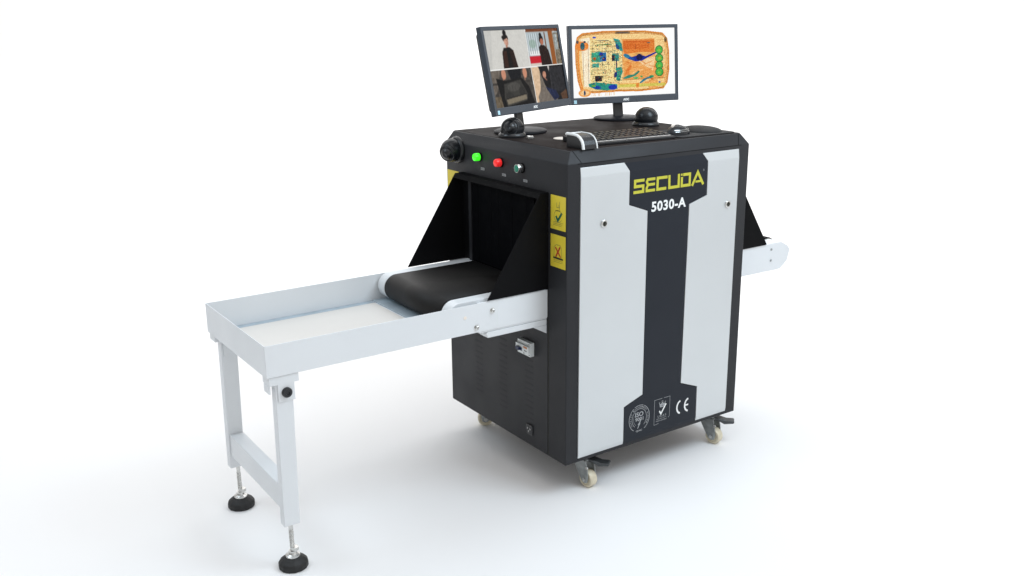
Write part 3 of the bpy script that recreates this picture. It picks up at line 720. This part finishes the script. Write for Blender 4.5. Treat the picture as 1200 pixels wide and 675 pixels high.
def screen_mesh(pic, w, h, parent, strength, y=-.0002):
    """a lit screen in the local xz plane, facing -y; one facet per picture element"""
    W_, H_ = pic.w, pic.h
    xs = np.linspace(-w/2, w/2, W_+1); zs = np.linspace(h/2, -h/2, H_+1)
    gx, gz = np.meshgrid(xs, zs); co = np.stack([gx, np.full_like(gx, y), gz], -1).reshape(-1, 3)
    i = (np.arange(H_)[:, None]*(W_+1)+np.arange(W_)[None]).reshape(-1)
    fa = np.stack([i, i+W_+1, i+W_+2, i+1], -1)
    me = bpy.data.meshes.new('screen'); n = len(fa)
    me.vertices.add(len(co)); me.vertices.foreach_set('co', co.reshape(-1))
    me.loops.add(n*4); me.loops.foreach_set('vertex_index', fa.reshape(-1).astype(np.int32))
    me.polygons.add(n); me.polygons.foreach_set('loop_start', (np.arange(n)*4).astype(np.int32))
    me.update(calc_edges=True); me.validate()
    a = np.clip(pic.a, 0, 1); lin = np.where(a <= .04045, a/12.92, ((a+.055)/1.055)**2.4).reshape(-1, 3)
    rgba = np.ones((n, 4)); rgba[:, :3] = lin
    at = me.color_attributes.new('picture', 'FLOAT_COLOR', 'CORNER')
    at.data.foreach_set('color', np.repeat(rgba, 4, axis=0).reshape(-1).astype(np.float32))
    m = bpy.data.materials.new('lit_screen'); m.use_nodes = True; nt = m.node_tree; b = nt.nodes['Principled BSDF']
    va = nt.nodes.new('ShaderNodeVertexColor'); va.layer_name = 'picture'
    nt.links.new(va.outputs['Color'], b.inputs['Emission Color']); b.inputs['Emission Strength'].default_value = strength
    b.inputs['Base Color'].default_value = (.002, .002, .002, 1); b.inputs['Roughness'].default_value = .3; b.inputs['Specular IOR Level'].default_value = .1
    me.materials.append(m)
    o = bpy.data.objects.new('screen', me); COL.objects.link(o); o.parent = parent
    return o

# ------------------------------------------------------------------ monitors
MW, MH = .436, .2665
def monitor(cx, cy, cz, yaw, tilt, label, pic, strength, back):
    root = thing('computer_monitor', label, 'monitor', (0,0,0), 0, 'monitors on the scanner top')
    n = Vector((math.sin(yaw), -math.cos(yaw), 0))
    base = Vector((cx, cy, 0)) - n*back
    root.location = (base.x, base.y, T+.0010); root.rotation_euler = (0, 0, yaw)
    d = bpy.data.objects.new('display_head', None); COL.objects.link(d); d.parent = root
    d.location = (0, -back, cz-T-.001); d.rotation_euler = (-tilt, 0, 0)
    bs, bt, bb = .0125, .0125, .0235
    bm = bmesh.new()
    w, h = MW/2, MH/2
    o_ = [(-w,-h),(w,-h),(w,h),(-w,h)]; i_ = [(-w+bs,-h+bb),(w-bs,-h+bb),(w-bs,h-bt),(-w+bs,h-bt)]
    yf, yi, yb = -.012, -.0085, .006
    vo = [bm.verts.new((a, yf, b)) for a, b in o_]; vi = [bm.verts.new((a, yf, b)) for a, b in i_]
    vd = [bm.verts.new((a, yi, b)) for a, b in i_]; vb = [bm.verts.new((a, yb, b)) for a, b in o_]
    for k in range(4):
        j = (k+1) % 4
        bm.faces.new([vo[k], vo[j], vi[j], vi[k]]); bm.faces.new([vi[k], vi[j], vd[j], vd[k]]); bm.faces.new([vo[k], vb[k], vb[j], vo[j]])
    bm.faces.new(vb)
    link('bezel', bm, M['frame'], d, bevel=.0016, seg=3)
    s = screen_mesh(pic, MW-2*bs-.0004, MH-bt-bb-.0004, d, strength, 0)
    s.location = (0, -.0086, (bb-bt)/2)
    bm = bmesh.new()
    A = [(-w+.012, -h+.012), (w-.012, -h+.012), (w-.012, h-.014), (-w+.012, h-.014)]; B = [(-.12, -.075), (.12, -.075), (.12, .07), (-.12, .07)]
    va_ = [bm.verts.new((a, .006, b)) for a, b in A]; vb_ = [bm.verts.new((a, .020, b*.96)) for a, b in A]; vc = [bm.verts.new((a, .040, b)) for a, b in B]
    for q, r in ((va_, vb_), (vb_, vc)):
        for k in range(4): bm.faces.new([q[k], q[(k+1)%4], r[(k+1)%4], r[k]])
    bm.faces.new(vc); bm.faces.new(va_)
    link('back_shell', bm, M['plastic'], d, bevel=.004)
    bm = bmesh.new(); text_bm(bm, 'AOC', .012, (0, yf, -h+.0075), XU, ZU, width=.024, height=.0085, align='CENTER', thick=.0003, bold=.0010)
    link('brand_lettering', bm, M['print'], d)
    bm = bmesh.new(); box(bm, (-w+.012, yf-.0003, -h+.004), (-w+.023, yf+.0005, -h+.016)); 
    link('energy_sticker', bm, lamp_m['sticker'], d)
    # neck and base
    bm = bmesh.new()
    prism(bm, [(-.0185, -.006), (.0185, -.006), (.0185, .006), (-.0185, .006)], 'z', .008, .12)
    for v in bm.verts:
        if v.co.z > .1: v.co.y += .018
    link('stand_neck', bm, M['plastic'], root, bevel=.002)
    bm = bmesh.new()
    pr = [(0,0),(.98,0),(1,.003),(.99,.007),(.93,.0095),(.3,.0115),(0,.012)]
    lathe(bm, [(r*.082, z) for r, z in pr], (0,0,0), (0,0,1), 56)
    for v in bm.verts: v.co.x *= 1.12
    link('stand_base', bm, M['stand'], root, smooth=True)
    return root
lamp_m = {'sticker': mat('pale_blue_sticker', (.45, .72, .82, 1), .4)}
monitor(.1715, .4415, 1.2605, .365, .205, 'left monitor tilted back, showing four security camera pictures split by white lines', camera_picture(), .92, .022)
monitor(.6600, .5380, 1.2535, -.189, .092, 'right monitor showing an orange and teal X-ray picture of a suitcase', xray_picture(), .98, .030)

# ------------------------------------------------------------------ dome cameras
def dome_camera(loc, rot, label, aim, scale=1.):
    root = thing('dome_camera', label, 'dome camera', loc, 0, 'black dome cameras'); root.rotation_euler = rot
    R = .037*scale
    bm = bmesh.new(); lathe(bm, [(0,0),(R*1.14,0),(R*1.17,.003),(R*1.13,.009),(R*1.02,.0125),(0,.0125)], (0,0,0), (0,0,1), 48)
    link('mounting_ring', bm, M['plastic'], root, smooth=True)
    bm = bmesh.new(); pr = []
    for k in range(0, 13):
        a = math.radians(-15+105*k/12); pr.append((R*math.cos(a), .022+R*1.02*math.sin(a)))
    pr[-1] = (0, pr[-1][1]); pr = [(pr[0][0], .0125)] + pr
    lathe(bm, pr, (0,0,0), (0,0,1), 48)
    link('dome_shell', bm, M['gloss'], root, smooth=True)
    a = Vector(aim).normalized(); c = Vector((0,0,.024)); 
    bm = bmesh.new(); r = R*.58; o_ = c+a*R*.56
    pr = [(r*math.cos(math.radians(t)), r*math.sin(math.radians(t))) for t in range(-30, 71, 10)] + [(r*.25, r*.90), (0, r*.86)]
    lathe(bm, pr, o_, a, 32); link('eyeball_lens', bm, M['plastic'], root, smooth=True)
    bm = bmesh.new(); q0 = c+a*R*.50
    lathe(bm, [(R*.60, 0), (R*.74, R*.06), (R*.78, R*.18), (R*.72, R*.27), (R*.62, R*.24), (R*.60, R*.1)], q0, a, 36)
    bmesh.ops.delete(bm, geom=[v for v in bm.verts if v.co.z < .004], context='VERTS')
    link('lens_collar', bm, M['plastic'], root, smooth=True)
    bm = bmesh.new()
    for k in range(5):
        t = -.5+.22*k; q = c + Vector((math.cos(t-1.1), math.sin(t-1.1), 0))*R*.96
        box(bm, (-.0012,-.0015,-.010), (.0012,.0015,.012), 0, Matrix.Translation(q) @ Matrix.Rotation(t-1.1, 4, 'Z'))
    link('grip_rib', bm, M['plastic'], root)
    return root
dome_camera((.0800, .3870, T+.0010), (0,0,0), 'black dome camera on the scanner top in front of the left monitor stand', (-.75,-.6,.25))
dome_camera((.6080, .3560, T+.0010), (0,0,0), 'black dome camera behind the mouse, beside the right monitor stand', (.85,.2,.15), 1.06)
dome_camera((-.0006, .5830, 1.0045), (0,-PI/2,0), 'black dome camera on the scanner end beside the green lamp, above the belt', (-.25,-.35,.75), 1.02)

# ------------------------------------------------------------------ control box with white bows
bx_t = thing('control_box', 'small black box with two curved white edge bows beside the keyboard', 'control box', (.0640, .0120, T+.0010))
prof = [(.080, 0), (.080, .036), (.076, .0385), (.045, .0385), (.030, .0370), (.018, .032), (.008, .023), (.003, .012), (.001, 0)]
bm = bmesh.new(); prism(bm, prof, 'x', .003, .050); link('box_shell', bm, M['plastic'], bx_t, bevel=.0012)
for x_, r_ in ((.0015, .0042), (.0510, .0022)):
    bm = bmesh.new(); tube(bm, [(x_, a-.001, b+.0006) for a, b in prof[1:]], r_, 10); link('edge_bow', bm, M['print'], bx_t, smooth=True)
bm = bmesh.new(); box(bm, (.004, .073, .0350), (.050, .0815, .0402)); link('top_trim', bm, M['print'], bx_t, bevel=.001)

# ------------------------------------------------------------------ keyboard
kb = thing('keyboard', 'black keyboard with pale gaps between its keys, on the scanner top', 'keyboard', (.2880, .1180, T+.0010), math.radians(-3.5))
kw, kd = .318, .142
bm = bmesh.new()
prism(bm, [(-kd/2, 0), (kd/2, 0), (kd/2, .016), (-kd/2, .008)], 'x', -kw/2, kw/2); link('keyboard_body', bm, M['plastic'], kb, bevel=.002, seg=3)
bm = bmesh.new()
sl = math.atan2(.008, kd)
mx = Matrix.Translation((0, -kd/2, .0085)) @ Matrix.Rotation(sl, 4, 'X')
box(bm, (-kw/2+.008, .012, 0), (kw/2-.008, kd-.008, .0009), 0, mx); link('key_bed', bm, M['keytray'], kb)
rows = 5; pitch = (kd-.022)/rows
for r in range(rows):
    nk = 14; px = (kw-.018)/nk; k = 0
    while k < nk:
        span = 1
        if r == 0 and k == 4: span = 5
        elif r in (1, 2) and k in (0, 11): span = 2
        bmk = bmesh.new()
        hx, hy = (px*span-.0052)/2, (pitch-.0085)/2
        v = []
        for z, s in ((0, 1), (.0050, .84)):
            v.append([bmk.verts.new((sx*(hx-(1-s)*.008), sy*(hy-(1-s)*.008), z)) for sx, sy in ((-1,-1),(1,-1),(1,1),(-1,1))])
        bmk.faces.new(v[0]); bmk.faces.new(v[1])
        for q in range(4): bmk.faces.new([v[0][q], v[0][(q+1)%4], v[1][(q+1)%4], v[1][q]])
        bmk.transform(mx @ Matrix.Translation((-kw/2+.009+px*(k+span/2), .013+pitch*(r+.5), .0010)))
        link('key', bmk, M['key'], kb)
        k += span

# ------------------------------------------------------------------ mouse, pad
pad = thing('mouse_pad', 'flat black mouse pad with a raised rest at the right edge of the scanner top', 'mouse pad', (.5760, .1150, T+.0010), math.radians(-2))
bm = bmesh.new(); rc = .018
def rrect(w, h, r, n=6):
    out = []
    for cx, cy, a0 in ((w-r, h-r, 0), (-w+r, h-r, 90), (-w+r, -h+r, 180), (w-r, -h+r, 270)):
        for k in range(n+1): a = math.radians(a0+90*k/n); out.append((cx+r*math.cos(a), cy+r*math.sin(a)))
    return out
prism(bm, rrect(.118, .088, rc), 'z', 0, .0032); link('pad_sheet', bm, M['fabric'], pad, bevel=.0008)
bm = bmesh.new(); bmesh.ops.create_uvsphere(bm, u_segments=40, v_segments=20, radius=1)
for v in bm.verts:
    z = max(v.co.z, 0); v.co = Vector((v.co.x*.060, v.co.y*.078, .0030 + z*.0150))
link('wrist_rest', bm, M['fabric'], pad, smooth=True).location = (.052, .006, 0)

ms = thing('computer_mouse', 'black computer mouse with chrome side stripes at the right end of the keyboard', 'mouse', (.5060, .0960, T+.0044), math.radians(-78))
bm = bmesh.new(); bmesh.ops.create_uvsphere(bm, u_segments=36, v_segments=18, radius=1)
for v in bm.verts:
    t = v.co.y; v.co = Vector((v.co.x*(.030+.003*t), v.co.y*.050, max(v.co.z, -.02)*(.030 if t < 0 else .030-.008*t)))
link('mouse_shell', bm, M['gloss'], ms, smooth=True)
bm = bmesh.new()
for s in (1,):
    for k in range(2):
        pts = []
        for q in range(11):
            t = -.75+1.3*q/10; z = .010+.005*k; rr_ = math.sqrt(max(1-t*t-(z/.032)**2, 0))
            if rr_ > .1: pts.append((s*.0303*rr_, t*.050, z))
        tube(bm, pts, .0010, 6)
for k in range(3):
    pts = []
    for q in range(9):
        z = .004 + .019*q/8; x = -.012+.012*k; yy = math.sqrt(max(1-(z/.031)**2-(x/.031)**2, .02)); pts.append((x, yy*.0505, z))
    tube(bm, pts, .0011, 6)
link('chrome_stripe', bm, M['chrome'], ms, smooth=True)
bm = bmesh.new(); cyl(bm, (-.003, -.026, .0245), (.003, -.026, .0245), .007, 20); link('scroll_wheel', bm, M['beige'], ms, smooth=True)

# flat beige disc and small plug
bm = bmesh.new(); lathe(bm, [(0,0),(.031,0),(.031,.0012),(.028,.002),(0,.002)], (0,0,0), (0,0,1), 40)
o = link('beige_disc', bm, M['beige'], None, smooth=True, loc=(.1750, .2480, T+.0010)); tag(o, 'flat round beige disc lying behind the small control box', 'disc')
bm = bmesh.new()
lathe(bm, [(0,0),(.0075,0),(.0075,.006),(.005,.009),(0,.009)], (0,0,0), (0,0,1), 20); lathe(bm, [(0,0),(.006,0),(.006,.005),(.004,.007),(0,.007)], (.014,.004,0), (0,0,1), 20)
box(bm, (-.004,-.003,0), (.018,.005,.003))
o = link('cable_plug', bm, M['chrome'], None, smooth=True, loc=(.0900, .3120, T+.0010)); tag(o, 'tiny bright metal plug on the scanner top before the left dome camera', 'plug')

# ------------------------------------------------------------------ camera
cam = bpy.data.cameras.new('camera'); co = bpy.data.objects.new('camera', cam); COL.objects.link(co)
rt = Vector((0.82485777, -0.56527361, -0.00868367)); up = Vector((0.16199138, 0.22160906, 0.9615863)); dd = Vector((0.54163498, 0.79457861, -0.27436541))
m3 = Matrix((rt, up, -dd)).transposed()
co.matrix_world = Matrix.Translation((-1.64314875, -2.13191986, 1.43851105)) @ m3.to_4x4()
cam.lens = 34.2126; cam.sensor_width = 36; cam.clip_end = 500; cam.clip_start = .05
sc.camera = co

# ------------------------------------------------------------------ light
w = bpy.data.worlds.new('World'); sc.world = w; w.use_nodes = True
nt = w.node_tree; bg = nt.nodes['Background']
tc = nt.nodes.new('ShaderNodeTexCoord'); sp = nt.nodes.new('ShaderNodeSeparateXYZ'); rp = nt.nodes.new('ShaderNodeValToRGB')
nt.links.new(tc.outputs['Generated'], sp.inputs[0]); nt.links.new(sp.outputs['Z'], rp.inputs['Fac'])
el = rp.color_ramp.elements
el[0].position = 0; el[0].color = (1.12, 1.10, 1.08, 1)
el[1].position = 1; el[1].color = (.72, .73, .75, 1)
e2 = el.new(.12); e2.color = (1.12, 1.10, 1.08, 1); e3 = el.new(.45); e3.color = (.76, .77, .79, 1)
# world light dimmed on the loading tray side, added to darken the end faces
mr = nt.nodes.new('ShaderNodeMapRange'); mr.inputs['From Min'].default_value = -1; mr.inputs['From Max'].default_value = .1
mr.inputs['To Min'].default_value = .38; mr.inputs['To Max'].default_value = 1
vm = nt.nodes.new('ShaderNodeVectorMath'); vm.operation = 'SCALE'
nt.links.new(sp.outputs['X'], mr.inputs['Value']); nt.links.new(rp.outputs['Color'], vm.inputs[0]); nt.links.new(mr.outputs['Result'], vm.inputs['Scale'])
nt.links.new(vm.outputs['Vector'], bg.inputs['Color']); bg.inputs['Strength'].default_value = 1.0

def area(name, loc, target, size, power, col, sy=None):
    l = bpy.data.lights.new(name, 'AREA'); l.energy = power; l.color = col; l.size = size
    if sy: l.shape = 'RECTANGLE'; l.size_y = sy
    o = bpy.data.objects.new(name, l); COL.objects.link(o); o.location = loc
    o.rotation_euler = (Vector(target)-Vector(loc)).to_track_quat('-Z', 'Y').to_euler(); return o
area('overhead_fill', (-.5, -1.3, 4.4), (-.3, -.9, 0), 3.6, 42, (1, 1, 1))  # unseen lamp added to whiten the floor and send shadows behind the machine
area('backdrop_fill', tuple(dv*3.0+Vector((0,0,4.6))), tuple(dv*6.0+Vector((0,0,1.2))), 9, 330, (1, 1, 1), 2.0)  # unseen lamp added to wash the backdrop out to white
area('cool_front_fill', (.9, -1.3, 2.6), (.35, 0, 1.0), 1.2, 36, (.72, .87, 1))  # unseen cool lamp added to brighten the front panels towards their top
area('cool_side_fill', (-2.2, .9, 2.9), (-.1, .3, .9), 1.3, 24, (.74, .88, 1))  # unseen cool lamp added to brighten the end face and tray wall

sc.view_settings.view_transform = 'Standard'; sc.view_settings.look = 'None'
sc.view_settings.exposure = 0; sc.view_settings.gamma = 1; sc.view_settings.use_curve_mapping = False
sc.cycles.use_denoising = True
sc.cycles.max_bounces = 8
